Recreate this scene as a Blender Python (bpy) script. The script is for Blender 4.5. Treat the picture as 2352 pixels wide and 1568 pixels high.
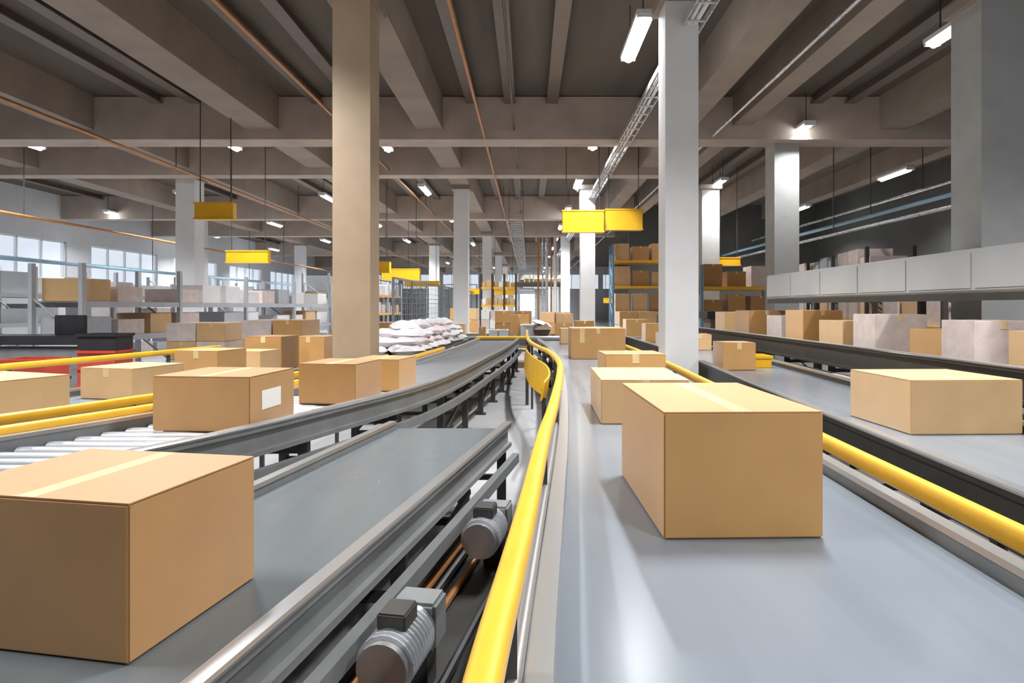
import bpy, bmesh, math, random
from mathutils import Vector, Matrix
for o in list(bpy.data.objects): bpy.data.objects.remove(o)
random.seed(7)
SC = bpy.context.scene
COL = SC.collection
R = math.radians
# ------------------------------------------------------------------ camera, world, exposure
CAM_Z = 1.55
cam = bpy.data.cameras.new('camera'); cam.sensor_width = 36; cam.lens = 1450 / 2352 * 36
cam.shift_x = -39 / 2352; cam.shift_y = -79 / 2352; cam.clip_start = .02; cam.clip_end = 400
co = bpy.data.objects.new('camera', cam); COL.objects.link(co)
co.location = (0, 0, CAM_Z); co.rotation_euler = (R(90), 0, 0); SC.camera = co
W = bpy.data.worlds.new('world'); SC.world = W; W.use_nodes = True
W.node_tree.nodes['Background'].inputs[0].default_value = (.80, .88, 1.0, 1)
W.node_tree.nodes['Background'].inputs[1].default_value = 1.2
SC.view_settings.view_transform = 'Standard'; SC.view_settings.look = 'None'
SC.view_settings.gamma = 1; SC.view_settings.use_curve_mapping = False
SC.view_settings.exposure = 0.08
SC.cycles.use_denoising = True
SC.cycles.max_bounces = 6; SC.cycles.diffuse_bounces = 4; SC.cycles.glossy_bounces = 3
SC.cycles.sample_clamp_indirect = 6
LAMP_W = 270.0
TUBE_E = 22.0

# ------------------------------------------------------------------ materials
def material(name, col, rough=.6, metal=0., noise=0., scale=8., bump=0., emit=None, es=1., alpha=1., spec=None, stretch=None, coat=0., sheen=0.):
    m = bpy.data.materials.new(name); m.use_nodes = True
    nt = m.node_tree; b = nt.nodes['Principled BSDF']
    b.inputs['Base Color'].default_value = (*col, 1); b.inputs['Roughness'].default_value = rough
    b.inputs['Metallic'].default_value = metal
    if coat: b.inputs['Coat Weight'].default_value = coat; b.inputs['Coat Roughness'].default_value = .38
    if sheen: b.inputs['Sheen Weight'].default_value = sheen; b.inputs['Sheen Roughness'].default_value = .45; b.inputs['Sheen Tint'].default_value = (1, .93, .90, 1)
    if spec is not None: b.inputs['Specular IOR Level'].default_value = spec
    if emit: b.inputs['Emission Color'].default_value = (*emit, 1); b.inputs['Emission Strength'].default_value = es
    if alpha < 1: b.inputs['Alpha'].default_value = alpha
    if noise or bump:
        tc = nt.nodes.new('ShaderNodeTexCoord'); mp = nt.nodes.new('ShaderNodeMapping')
        mp.inputs['Scale'].default_value = stretch or (1, 1, 1)
        n = nt.nodes.new('ShaderNodeTexNoise'); n.inputs['Scale'].default_value = scale; n.inputs['Detail'].default_value = 6
        nt.links.new(tc.outputs['Object'], mp.inputs[0]); nt.links.new(mp.outputs[0], n.inputs['Vector'])
        if noise:
            r = nt.nodes.new('ShaderNodeMapRange'); r.inputs['From Min'].default_value = .25; r.inputs['From Max'].default_value = .75
            r.inputs['To Min'].default_value = 1 - noise; r.inputs['To Max'].default_value = 1 + noise
            x = nt.nodes.new('ShaderNodeVectorMath'); x.operation = 'SCALE'; x.inputs[0].default_value = col
            nt.links.new(n.outputs['Fac'], r.inputs['Value']); nt.links.new(r.outputs[0], x.inputs['Scale']); nt.links.new(x.outputs[0], b.inputs['Base Color'])
            q = nt.nodes.new('ShaderNodeMapRange'); q.inputs['To Min'].default_value = max(.03, rough - noise * .5); q.inputs['To Max'].default_value = min(1, rough + noise * .5)
            nt.links.new(n.outputs['Fac'], q.inputs['Value']); nt.links.new(q.outputs[0], b.inputs['Roughness'])
        if bump:
            bp = nt.nodes.new('ShaderNodeBump'); bp.inputs['Strength'].default_value = bump; bp.inputs['Distance'].default_value = .02
            nt.links.new(n.outputs['Fac'], bp.inputs['Height']); nt.links.new(bp.outputs[0], b.inputs['Normal'])
    return m
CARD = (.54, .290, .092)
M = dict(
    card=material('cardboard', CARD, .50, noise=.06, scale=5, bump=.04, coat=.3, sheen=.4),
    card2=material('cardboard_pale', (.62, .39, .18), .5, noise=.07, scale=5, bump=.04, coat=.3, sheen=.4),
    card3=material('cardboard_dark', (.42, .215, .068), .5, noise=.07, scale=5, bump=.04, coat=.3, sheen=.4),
    tape=material('packing_tape', (.74, .54, .28), .25, noise=.05, scale=20),
    paper=material('label_paper', (.80, .78, .74), .5, noise=.04, scale=30),
    belt=material('conveyor_belt', (.165, .185, .21), .24, noise=.07, scale=2.2, stretch=(3, .25, 1)),
    beltdark=material('rubber_belt', (.10, .112, .118), .26, noise=.08, scale=2.5, stretch=(3, .3, 1)),
    steel=material('brushed_steel', (.55, .55, .55), .30, metal=.85),
    roller=material('roller_steel', (.50, .51, .53), .28, metal=.75),
    frame=material('grey_frame_paint', (.20, .205, .205), .38, noise=.15, scale=5, metal=.2),
    dark=material('dark_frame_paint', (.045, .042, .038), .42, noise=.2, scale=5),
    brown=material('brown_steel', (.13, .10, .08), .45, noise=.2, scale=5),
    yellow=material('yellow_paint', (.78, .43, .03), .33, noise=.07, scale=7, coat=.3),
    yellow2=material('yellow_sign_paint', (.82, .45, .015), .4, noise=.08, scale=4),
    white=material('white_paint', (.80, .80, .80), .5, noise=.05, scale=2),
    beige=material('beige_paint', (.36, .265, .175), .6, noise=.12, scale=2),
    greycol=material('grey_column_paint', (.40, .40, .39), .6, noise=.12, scale=2),
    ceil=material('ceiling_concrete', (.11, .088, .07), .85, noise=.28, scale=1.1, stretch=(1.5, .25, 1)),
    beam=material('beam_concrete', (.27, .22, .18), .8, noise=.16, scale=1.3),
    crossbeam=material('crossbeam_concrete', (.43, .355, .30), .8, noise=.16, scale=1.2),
    floor=material('floor_concrete', (.36, .36, .37), .30, noise=.16, scale=.8, bump=.02),
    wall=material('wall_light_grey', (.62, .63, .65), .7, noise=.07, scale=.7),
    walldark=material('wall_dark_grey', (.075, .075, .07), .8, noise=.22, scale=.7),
    film=material('stretch_wrap', (.66, .56, .52), .22, noise=.12, scale=7, bump=.3),
    bag=material('white_mailer_plastic', (.78, .74, .75), .3, noise=.07, scale=10, bump=.35),
    bagpink=material('pinkish_mailer_plastic', (.76, .63, .62), .35, noise=.07, scale=10, bump=.35),
    red=material('red_plastic', (.42, .055, .035), .4, noise=.1, scale=4),
    black=material('black_plastic', (.02, .02, .022), .4, noise=.2, scale=4),
    blue=material('blue_plastic', (.16, .30, .42), .45, noise=.1, scale=4),
    bluepipe=material('blue_pipe', (.28, .46, .58), .4, noise=.1, scale=4),
    copper=material('copper_pipe', (.42, .19, .07), .4, metal=.5, noise=.2, scale=6),
    cable=material('galvanised_tray', (.72, .74, .77), .28, metal=.7, noise=.1, scale=5),
    lamp=material('lit_tube', (1, 1, 1), .5, emit=(.93, .97, 1.0), es=TUBE_E),
    mesh=material('mesh_wire', (.24, .27, .31), .45, metal=.4, noise=.1, scale=5),
    panel=material('light_grey_housing', (.46, .47, .475), .42, noise=.08, scale=1.5),
    wood=material('pallet_wood', (.45, .31, .17), .75, noise=.22, scale=7, bump=.2),
    weave=material('dark_woven_sack', (.13, .095, .07), .8, noise=.35, scale=30, bump=.5),
    tote=material('grey_tote_plastic', (.45, .47, .50), .45, noise=.06, scale=5),
    straw=material('straw_paper', (.60, .42, .20), .8, noise=.4, scale=18, bump=.5),
    glass=material('window_glass', (.9, .95, 1), .1, alpha=.25),
)

# ------------------------------------------------------------------ mesh builder
class MB:
    def __init__(s): s.v = []; s.f = []
    def add(s, vs, fs):
        o = len(s.v); s.v += [tuple(v) for v in vs]; s.f += [tuple(i + o for i in f) for f in fs]; return s
    def box(s, c, d, rz=0, mat=None):
        hx, hy, hz = d[0] / 2, d[1] / 2, d[2] / 2
        vs = [Vector((x, y, z)) for z in (-hz, hz) for x, y in ((-hx, -hy), (hx, -hy), (hx, hy), (-hx, hy))]
        m = mat or Matrix.Rotation(rz, 3, 'Z'); c = Vector(c)
        return s.add([m @ v + c for v in vs], [(3, 2, 1, 0), (4, 5, 6, 7), (0, 1, 5, 4), (1, 2, 6, 5), (2, 3, 7, 6), (3, 0, 4, 7)])
    def cyl(s, a, b, r, n=12, r2=None, cap=True):
        a, b = Vector(a), Vector(b); d = (b - a).normalized()
        u = d.orthogonal().normalized(); w = d.cross(u); r2 = r if r2 is None else r2
        vs = []
        for p, rr in ((a, r), (b, r2)):
            vs += [p + u * rr * math.cos(2 * math.pi * i / n) + w * rr * math.sin(2 * math.pi * i / n) for i in range(n)]
        fs = [(i, (i + 1) % n, n + (i + 1) % n, n + i) for i in range(n)]
        if cap: fs += [tuple(range(n))[::-1], tuple(range(n, 2 * n))]
        return s.add(vs, fs)
    def bar(s, a, b, w, h=None):          # square bar between two points
        a, b = Vector(a), Vector(b); h = h or w; d = (b - a); L = d.length; d.normalize()
        up = Vector((0, 0, 1)) if abs(d.z) < .95 else Vector((0, 1, 0))
        x = d.cross(up).normalized(); z = x.cross(d)
        m = Matrix((x, d, z)).transposed()
        return s.box((a + b) / 2, (w, L, h), mat=m)
    def sweep(s, path, prof, closed=True):  # prof: (side, up) points; side = right of travel
        n = len(prof); vs = []
        for i, p in enumerate(path):
            p = Vector(p); a = Vector(path[max(i - 1, 0)]); b = Vector(path[min(i + 1, len(path) - 1)])
            t = (b - a); t.normalize(); side = Vector((t.y, -t.x, 0)).normalized(); up = side.cross(t)
            vs += [p + side * u + up * v for u, v in prof]
        fs = []
        for i in range(len(path) - 1):
            for j in range(n if closed else n - 1):
                k = (j + 1) % n
                fs.append((i * n + j, i * n + k, (i + 1) * n + k, (i + 1) * n + j))
        if closed: fs += [tuple(range(n))[::-1], tuple((len(path) - 1) * n + j for j in range(n))]
        return s.add(vs, fs)
    def mesh(s, name, mat, smooth=False, bevel=0):
        me = bpy.data.meshes.new(name); me.from_pydata(s.v, [], s.f); me.materials.append(mat)
        bm = bmesh.new(); bm.from_mesh(me)
        bmesh.ops.recalc_face_normals(bm, faces=bm.faces)
        if bevel: bmesh.ops.bevel(bm, geom=bm.edges[:], offset=bevel, segments=2, affect='EDGES', clamp_overlap=True)
        bm.to_mesh(me); bm.free()
        if smooth:
            me.polygons.foreach_set('use_smooth', [True] * len(me.polygons))
            try: me.set_sharp_from_angle(angle=R(40))
            except Exception: pass
        me.update(); return me
    def build(s, name, mat, parent=None, loc=None, rz=0, smooth=False, bevel=0, **kw):
        return link(name, s.mesh(name, mat, smooth, bevel), parent, loc, rz, **kw)
def link(name, me, parent=None, loc=None, rz=0, label=None, cat=None, group=None, kind=None):
    o = bpy.data.objects.new(name, me); COL.objects.link(o)
    if parent: o.parent = parent
    if loc: o.location = loc
    if rz: o.rotation_euler = (0, 0, rz)
    tag(o, label, cat, group, kind); return o
def tag(o, label=None, cat=None, group=None, kind=None):
    if label: o['label'] = label
    if cat: o['category'] = cat
    if group: o['group'] = group
    if kind: o['kind'] = kind
    return o
def thing(name, label, cat, loc=(0, 0, 0), rz=0, group=None): return link(name, None, None, loc, rz, label, cat, group)
def copy_tree(src, loc, rz=0, label=None, group=None):
    r = src.copy(); COL.objects.link(r); r.location = loc; r.rotation_euler = (0, 0, rz)
    if label: r['label'] = label
    if group: r['group'] = group
    for ch in list(src.children):
        c = ch.copy(); COL.objects.link(c); c.parent = r
        for g in list(ch.children):
            d = g.copy(); COL.objects.link(d); d.parent = c
            if d.type == 'LIGHT': pass
    return r
def struct(name, mb, mat, **k): return mb.build(name, mat, kind='structure', **k)

# ------------------------------------------------------------------ the building
CZ = 6.55
XL, XR, Y0, Y1 = -21.0, 14.0, -7.0, 78.0
struct('ground', MB().box((-.5, Y1 + 12, -.15), (60, 23.4, .3)), M['wall'])
struct('floor', MB().box(((XL + XR) / 2, (Y0 + Y1) / 2, -.1), (XR - XL + 1, Y1 - Y0, .2)), M['floor'])
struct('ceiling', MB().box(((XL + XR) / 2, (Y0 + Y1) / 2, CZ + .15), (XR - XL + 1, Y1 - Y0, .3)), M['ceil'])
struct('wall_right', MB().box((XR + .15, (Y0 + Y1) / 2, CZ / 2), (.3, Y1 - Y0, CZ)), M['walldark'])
# left wall with a strip of high windows and a lower row of windows
wl = MB(); wl.box((XL - .15, (Y0 + Y1) / 2, 1.35), (.3, Y1 - Y0, 2.7)); wl.box((XL - .15, (Y0 + Y1) / 2, (4.5 + CZ) / 2), (.3, Y1 - Y0, CZ - 4.5))
wins = [(12 + k * 7.0, 5.4) for k in range(8)]
ys = [Y0] + [v for c, w in wins for v in (c - w / 2, c + w / 2)] + [Y1]
for a, b in zip(ys[::2], ys[1::2]): wl.box((XL - .15, (a + b) / 2, 3.6), (.3, b - a, 1.8))
struct('wall_left', wl, M['wall'])
for i, (c, w) in enumerate(wins):
    e = link(f'window_{i+1}', None, None, (XL - .15, c, 2.7), kind='structure')
    f = MB()
    for zz in (.03, 1.77, .9): f.box((0, 0, zz), (.12, w, .06))
    for k in range(5): f.box((0, -w / 2 + .03 + k * (w - .06) / 4, .9), (.12, .06, 1.8))
    f.build('window_frame', M['white'], e)
    MB().box((0, 0, .9), (.01, w - .1, 1.7)).build('window_pane', M['glass'], e)
# far wall with the pale loading door
fw = MB(); fw.box(((XL - 1.9) / 2, Y1 + .15, 3.75 / 2), (-1.9 - XL, .3, 3.75)); fw.box(((XR + .75) / 2, Y1 + .15, 3.75 / 2), (XR - .75, .3, 3.75))
fw.box(((XL + XR) / 2, Y1 + .15, (5.6 + CZ) / 2), (XR - XL, .3, CZ - 5.6))
for k in range(8): fw.box((XL + .2 + k * (XR - XL - .4) / 7, Y1 + .15, 4.675), (.5, .3, 1.85))
for k in range(7):
    cx = XL + .2 + (k + .5) * (XR - XL - .4) / 7; e = link(f'window_{k+9}', None, None, (cx, Y1 + .15, 3.75), kind='structure'); f = MB()
    for zz in (.03, 1.82): f.box((0, 0, zz), (4.4, .12, .06))
    for j in range(5): f.box((-2.2 + j * 1.1, 0, .925), (.06, .12, 1.85))
    f.build('window_frame', M['white'], e); MB().box((0, 0, .925), (4.4, .01, 1.8)).build('window_pane', M['glass'], e)
fw.box((-.575, Y1 + .15, 3.625), (2.65, .3, .25))
struct('wall_far', fw, M['wall'])
dr = struct('door_1', MB().cyl((-1.85, Y1 - .25, 3.72), (.7, Y1 - .25, 3.72), .2, 20).box((-.575, Y1 - .05, 3.42), (2.6, .04, .5)), M['white'])
MB().box((-1.95, Y1 - .03, 1.8), (.14, .1, 3.6)).box((.80, Y1 - .03, 1.8), (.14, .1, 3.6)).box((-.575, Y1 - .03, 3.6), (2.9, .1, .2)).build('door_frame', M['cable'], dr)

tn = [0]
def trim(mb, mat):
    tn[0] += 1; return struct(f'trim_{tn[0]}', mb, M[mat])
wb = MB(); wb.box(((XL + 2.5) / 2, Y0 - .15, CZ / 2), (2.5 - XL, .3, CZ)); wb.box(((XR + 9) / 2, Y0 - .15, CZ / 2), (XR - 9, .3, CZ)); wb.box((5.75, Y0 - .15, (4.2 + CZ) / 2), (6.5, .3, CZ - 4.2))  # unseen; closed at left to dim the near carton, open at right for daylight
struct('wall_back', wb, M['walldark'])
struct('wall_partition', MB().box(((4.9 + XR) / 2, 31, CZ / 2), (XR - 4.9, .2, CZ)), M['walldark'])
# long beams running away from the camera (x, width, bottom height above floor, depth)
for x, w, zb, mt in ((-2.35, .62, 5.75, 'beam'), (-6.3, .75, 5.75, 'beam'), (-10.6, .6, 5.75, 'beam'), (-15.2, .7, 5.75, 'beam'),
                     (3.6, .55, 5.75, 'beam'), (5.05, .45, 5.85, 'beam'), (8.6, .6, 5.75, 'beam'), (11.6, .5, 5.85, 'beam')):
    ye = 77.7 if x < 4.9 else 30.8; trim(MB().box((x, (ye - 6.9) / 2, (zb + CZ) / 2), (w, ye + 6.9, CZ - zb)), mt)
# slim purlins
for x in (-19.2, -17.3, -13.2, -12, -8.8, -7.9, -5, -4.1, -1.35, -.45, .55, 2.75, 6.8, 7.6, 10.2):
    ye = 77.7 if x < 4.9 else 30.8; trim(MB().box((x, (ye - 6.9) / 2, CZ - .09), (.13, ye + 6.9, .18)).box((x, (ye - 6.9) / 2, CZ - .17), (.26, ye + 6.9, .03)), 'brown')
# transverse beams
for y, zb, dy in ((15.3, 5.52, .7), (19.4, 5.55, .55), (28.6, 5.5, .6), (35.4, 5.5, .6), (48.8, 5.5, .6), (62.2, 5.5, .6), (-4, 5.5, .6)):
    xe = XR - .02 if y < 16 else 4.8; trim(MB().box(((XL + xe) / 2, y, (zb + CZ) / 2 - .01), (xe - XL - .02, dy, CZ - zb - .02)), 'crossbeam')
# ceiling services
def pipe(name, x, z, r, mt, label, cat='pipe', y0=-5, y1=74, n=10, bands=True):
    e = thing(name, label, cat, (x, y0, z))
    MB().cyl((0, 0, 0), (0, y1 - y0, 0), r, n).build('tube', M[mt], e, smooth=True)
    for k in range(8 if y1 > 40 else 3):
        MB().bar((0, 4 + k * 9, 0), (0, 4 + k * 9, CZ - z - .01), .02).build('hanger', M['dark'], e)
    return e
pipe('ceiling_pipe', -4.25, 5.7, .035, 'copper', 'thin copper pipe running under the ceiling left of the beige column')
pipe('ceiling_pipe', -1.05, 5.55, .03, 'copper', 'thin copper pipe under the ceiling over the gap between the conveyors')
pipe('ceiling_pipe', -.35, 5.75, .022, 'dark', 'thin black conduit under the ceiling near the middle of the hall', 'pipe')
pipe('ceiling_pipe', -9.5, 5.3, .04, 'copper', 'copper pipe high on the left over the storage racks')
pipe('ceiling_pipe', 4.35, 5.6, .03, 'cable', 'pale steel conduit between the two beams right of the white columns')
pipe('ceiling_pipe', -15.5, 3.0, .06, 'bluepipe', 'pale blue pipe running low along the left side of the hall')
pipe('ceiling_pipe', -13.6, 4.0, .045, 'copper', 'orange-brown pipe running along the left side below the lamps')
pipe('ceiling_pipe', 9.2, 4.0, .05, 'bluepipe', 'pale blue pipe running along the dark right side of the hall', y1=30)
pipe('ceiling_pipe', 8.2, 3.5, .04, 'cable', 'pale steel pipe running along the right side above the racks', y1=30)
pipe('ceiling_pipe', 10.6, 4.7, .04, 'cable', 'steel pipe high on the far right side under the ceiling', y1=30)
# bright galvanised cable tray right of the centre
ct = thing('cable_tray', 'bright galvanised cable tray hanging under the ceiling right of centre', 'cable tray', (2.18, -4, 5.32))
tr = MB()
tr.box((-.13, 39, 0), (.02, 78, .09)); tr.box((.13, 39, 0), (.02, 78, .09))
tr.build('side_rail', M['cable'], ct)
rg = MB()
for k in range(156): rg.box((0, .25 + k * .5, -.035), (.26, .04, .015))
rg.build('rung', M['cable'], ct, kind='stuff')
MB().cyl((-.05, 0, 0), (-.05, 78, 0), .025, 8).cyl((.03, 0, 0), (.03, 78, 0), .03, 8).build('cable', M['white'], ct, smooth=True)
for k in range(13): MB().cyl((0, 1.2 + k * 6, .045), (0, 1.2 + k * 6, CZ - 5.33), .008, 6).cyl((0, 1.2 + k * 6 - .001, .04), (0, 1.2 + k * 6 - .001, .06), .02, 6).build('hanger', M['dark'], ct)
# a second tray: ladder rack in the middle
lt = thing('cable_ladder', 'dark grey cable ladder under the ceiling above the far end of the conveyors', 'cable tray', (-.55, 24, 4.9))
MB().box((-.3, 16, 0), (.03, 32, .1)).box((.3, 16, 0), (.03, 32, .1)).build('side_rail', M['frame'], lt)
lr = MB()
for k in range(54): lr.box((0, .3 + k * .59, 0), (.57, .06, .03))
lr.build('rung', M['cable'], lt, kind='stuff')
for k in range(5): MB().bar((-.3, 3 + k * 6.5, .05), (-.3, 3 + k * 6.5, CZ - 4.9), .02).bar((.3, 3 + k * 6.5, .05), (.3, 3 + k * 6.5, CZ - 4.9), .02).build('hanger', M['dark'], lt)

# columns
def column(x, y, w, mt, label):
    e = struct('column', MB().box((0, 0, 5.75 / 2), (w, w, 5.75), ), M[mt], bevel=.0, loc=(x, y, 0))
    tag(e, label)
    MB().box((0, 0, .06), (w + .12, w + .12, .12)).build('column_base', M['frame'], e)
    MB().box((0, 0, 5.68), (w + .16, w + .16, .14)).build('column_cap', M['beam'], e)
    return e
for k, y in enumerate((8.6, 22.0, 35.4, 48.8, 62.2)): column(2.03, y, .44 if k == 0 else .5, 'white', 'white square column right of the wide belt')
for k, y in enumerate((8.6, 22.0, 35.4, 48.8, 62.2)): column(-2.35, y, .50, 'beige' if k == 0 else 'white', 'square column left of the conveyors')
for y in (8.6, 15.6, 22.0): column(6.25, y, .6, 'greycol', 'grey column on the right side')
for x, y in ((-10.9, 20.3), (-6.3, 42), (-6.3, 55)): column(x, y, .6, 'white', 'white column between the left storage racks')
for y in (15.6, 29, 42): column(-15.2, y, .6, 'wall', 'pale column far on the left') if 'wall' in M else None

# ------------------------------------------------------------------ lamps
ordn = ['nearest', 'second', 'third', 'fourth', 'fifth', 'sixth', 'seventh', 'eighth', 'ninth', 'tenth', 'eleventh']
ld = bpy.data.lights.new('tube_light', 'AREA'); ld.shape = 'RECTANGLE'; ld.size = .18; ld.size_y = 1.5; ld.energy = LAMP_W; ld.spread = R(125); ld.color = (.97, .985, 1.0)
def make_lamp():
    e = thing('tube_lamp', 'lamp', 'ceiling light')
    MB().box((0, 0, .05), (.26, 1.66, .07)).box((0, -.80, .0), (.24, .05, .06)).box((0, .80, .0), (.24, .05, .06)).build('housing', M['white'], e)
    MB().cyl((0, -.77, 0), (0, .77, 0), .075, 12).build('tube', M['lamp'], e, smooth=True)
    for s in (-.6, .6): MB().bar((0, s, .08), (0, s, .80), .015).build('hanger', M['dark'], e)
    l = bpy.data.objects.new('light', ld); COL.objects.link(l); l.parent = e; l.location = (0, 0, -.085)
    return e
lamp0 = make_lamp(); used = False
rows = [(1.68, (9.9, 15.9, 21.5, 27.3, 33.1, 39, 45, 52, 60, 67, 73.5), 'over the wide belt on the right', 4),  # farthest lamps of the long rows added to brighten the far wall
        (6.45, (9.3, 15.3, 21.6, 27.4), 'in the row over the right side of the hall', 2),
        (-3.75, (16.1, 22.7, 30.0, 36, 42, 50, 60, 67, 73.5), 'in the row left of the beige column', 2),
        (-7.75, (16.0, 24.4, 32, 40, 50, 60, 70), 'in the row over the left storage racks', 2),
        (-12.9, (15.9, 23.9, 32, 40, 50), 'in the outer row on the left', 2),
        (-18.6, (20.5, 28.5, 37, 46), 'in the row by the left wall', 1),
        (11.6, (20, 27), 'in the row by the dark right wall', 1)]
LZ = 5.75
for x, yy, where, nb in rows:
    for k, y in enumerate(yy):
        lab = f'lit tube lamp {where}, ' + (f'{ordn[k]} one' if k else 'nearest one')
        if not used: lamp0.location = (x, y, LZ); lamp0['label'] = lab; lamp0['group'] = 'hanging tube lamps'; used = True
        else: copy_tree(lamp0, (x, y, LZ), 0, lab, 'hanging tube lamps')
# the rows go on out of the picture; both lamps behind the camera are added to light the carton fronts
for x, y, w_ in ((1.68, 4.1, 'above the largest carton'), (6.45, 3.6, 'above the right edge of the view'), (5.0, -3.5, 'added as fill light behind the camera at the right'), (3.1, -1.7, 'added as fill light behind the camera over the side conveyor'), (-3.75, 6.6, 'above the outer left conveyor, out of the frame'),
             (-3.75, 2.2, 'above the outer left conveyor near the camera'), (-7.75, 6.6, 'above the red totes, out of the frame'), (-12.9, 8, 'far left, out of the frame')):
    copy_tree(lamp0, (x, y, LZ), 0, 'lit tube lamp ' + w_, 'hanging tube lamps out of view')

# ------------------------------------------------------------------ conveyors
def spline(pts, n):
    P = [Vector((p[0], p[1], p[2] if len(p) > 2 else 0)) for p in pts]
    P = [P[0] * 2 - P[1]] + P + [P[-1] * 2 - P[-2]]
    out = []
    for i in range(1, len(P) - 2):
        for k in range(n):
            t = k / n; a, b, c, d = P[i - 1:i + 3]
            out.append(.5 * ((2 * b) + (c - a) * t + (2 * a - 5 * b + 4 * c - d) * t * t + (3 * b - a - 3 * c + d) * t ** 3))
    out.append(P[-2]); return out
def resample(path, step=None, count=None):
    L = [0]
    for a, b in zip(path, path[1:]): L.append(L[-1] + (b - a).length)
    if count is None: count = max(2, int(L[-1] / step) + 1)
    out = []
    for k in range(count):
        s = L[-1] * k / (count - 1); i = 0
        while i < len(L) - 2 and L[i + 1] < s: i += 1
        t = (s - L[i]) / max(L[i + 1] - L[i], 1e-9); out.append(path[i].lerp(path[i + 1], t))
    return out
def conveyor(name, label, Lp, Rp, z, kind='belt', bm='belt', rail='steel', side='frame', pitch=.17, leg=1.25, lip=.05, legm='dark', deep=.2, lower=True, maxr=100):
    e = thing(name, label, 'conveyor')
    n = 60
    L = resample(spline(Lp, 10), count=n); Rr = resample(spline(Rp, 10), count=n)
    lift = lambda P, dz: [Vector((p.x, p.y, dz)) for p in P]
    if kind == 'belt':
        mb = MB(); vs = []
        for a, b in zip(L, Rr): vs += [(a.x, a.y, z), (b.x, b.y, z), (b.x, b.y, z - .06), (a.x, a.y, z - .06)]
        fs = []
        for i in range(n - 1):
            for j in range(4): fs.append((4 * i + j, 4 * i + (j + 1) % 4, 4 * i + 4 + (j + 1) % 4, 4 * i + 4 + j))
        fs += [(0, 1, 2, 3), tuple(4 * (n - 1) + j for j in (3, 2, 1, 0))]
        mb.add(vs, fs); mb.build('belt', M[bm], e)
        MB().cyl((L[-1].x, L[-1].y, z - .07), (Rr[-1].x, Rr[-1].y, z - .07), .068, 14).build('end_roller', M['roller'], e, smooth=True)
    else:
        cnt = maxr
        LL = resample(L, count=cnt); RR = resample(Rr, count=cnt)
        for a, b in zip(LL, RR):
            MB().cyl((a.x, a.y, z - .045), (b.x, b.y, z - .045), .046, 12).build('roller', M['roller'], e, smooth=True)
        pan = MB(); vs = []
        for a, b in zip(L, Rr): vs += [(a.x, a.y, z - .13), (b.x, b.y, z - .13), (b.x, b.y, z - .145), (a.x, a.y, z - .145)]
        fs = [(4 * i + j, 4 * i + (j + 1) % 4, 4 * i + 4 + (j + 1) % 4, 4 * i + 4 + j) for i in range(n - 1) for j in range(4)]
        pan.add(vs, fs + [(0, 1, 2, 3), tuple(4 * (n - 1) + j for j in (3, 2, 1, 0))]).build('pan', M['frame'], e)
    for P, sg in ((L, -1), (Rr, 1)):
        # C-channel side frame, with a bright cap on it
        prof = [(sg * .0, lip), (sg * .045, lip), (sg * .045, lip - .03), (sg * .02, lip - .03), (sg * .02, lip - deep + .03), (sg * .05, lip - deep + .03), (sg * .05, lip - deep), (sg * .0, lip - deep)]
        MB().sweep(lift(P, z), prof).build('side_frame', M[side], e, bevel=0)
        MB().sweep(lift(P, z + lip), [(sg * -.008, .0), (sg * .052, .0), (sg * .056, .012), (sg * .05, .022), (sg * -.004, .022)]).build('side_rail', M[rail], e)
        if lower:
            MB().sweep(lift(P, z), [(sg * .06, -.02 - deep), (sg * .11, -.02 - deep), (sg * .11, -.09 - deep), (sg * .06, -.09 - deep)]).build('lower_rail', M[side], e)
    cn = max(2, int(sum((b - a).length for a, b in zip(L, L[1:])) / leg) + 1)
    LL = resample(L, count=cn); RR = resample(Rr, count=cn)
    zt = z + lip - deep
    for k in range(cn):
        a, b = LL[k], RR[k]; dv = (b - a).normalized(); a = a + dv * .03; b = b - dv * .03
        for p in (a, b):
            l = MB(); l.box((p.x, p.y, zt / 2), (.07, .06, zt)); l.box((p.x, p.y, .01), (.15, .12, .02)); l.build('leg', M[legm], e)
        MB().bar((a.x, a.y, zt - .07), (b.x, b.y, zt - .07), .05).bar((a.x, a.y, .22), (b.x, b.y, .22), .04).build('cross_brace', M[legm], e)
        if k < cn - 1 and k % 2 == 0:
            for P in (LL, RR):
                q0, q1 = P[k], P[k + 1]
                MB().bar((q0.x, q0.y, .2), (q1.x, q1.y, zt - .06), .03).build('diagonal_brace', M[legm], e)
    return e, L, Rr

# wide belt, right of the camera
ZB = .75
mainc, mL, mR = conveyor('belt_conveyor', 'wide blue-grey belt conveyor carrying the largest carton, right of the yellow rail',
    [(-.07, -1.2), (.0, .4), (.05, 1.34), (.125, 2.34), (.24, 3.93), (.35, 5.95), (.41, 8.0), (.43, 10.2), (.38, 12.4), (.22, 14.9)],
    [(1.27, -1.2), (1.32, .4), (1.36, 1.4), (1.40, 2.6), (1.45, 3.9), (1.52, 5.95), (1.59, 8.0), (1.61, 10.2), (1.60, 12.4), (1.58, 14.9)], ZB,
    rail='steel', leg=1.3)
# branch belt, lower left, under the nearest carton
ZL = .60
dr_ = Vector((.515, 2.77)).normalized()
def br(off, y):      # a point of the branch: off metres left of the right edge
    x = -.81 + (y - 1.59) * .186; return (x - off, y + off * .0)
brc, _a, _b = conveyor('branch_conveyor', 'lower grey belt conveyor with silver edge rails under the nearest carton', [br(.86, y) for y in (-1.2, .5, 2, 3.5, 4.95)], [br(0, y) for y in (-1.2, .5, 2, 3.5, 4.95)], ZL,
    bm='beltdark', rail='steel', leg=.95, lip=.035, deep=.17)
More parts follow.
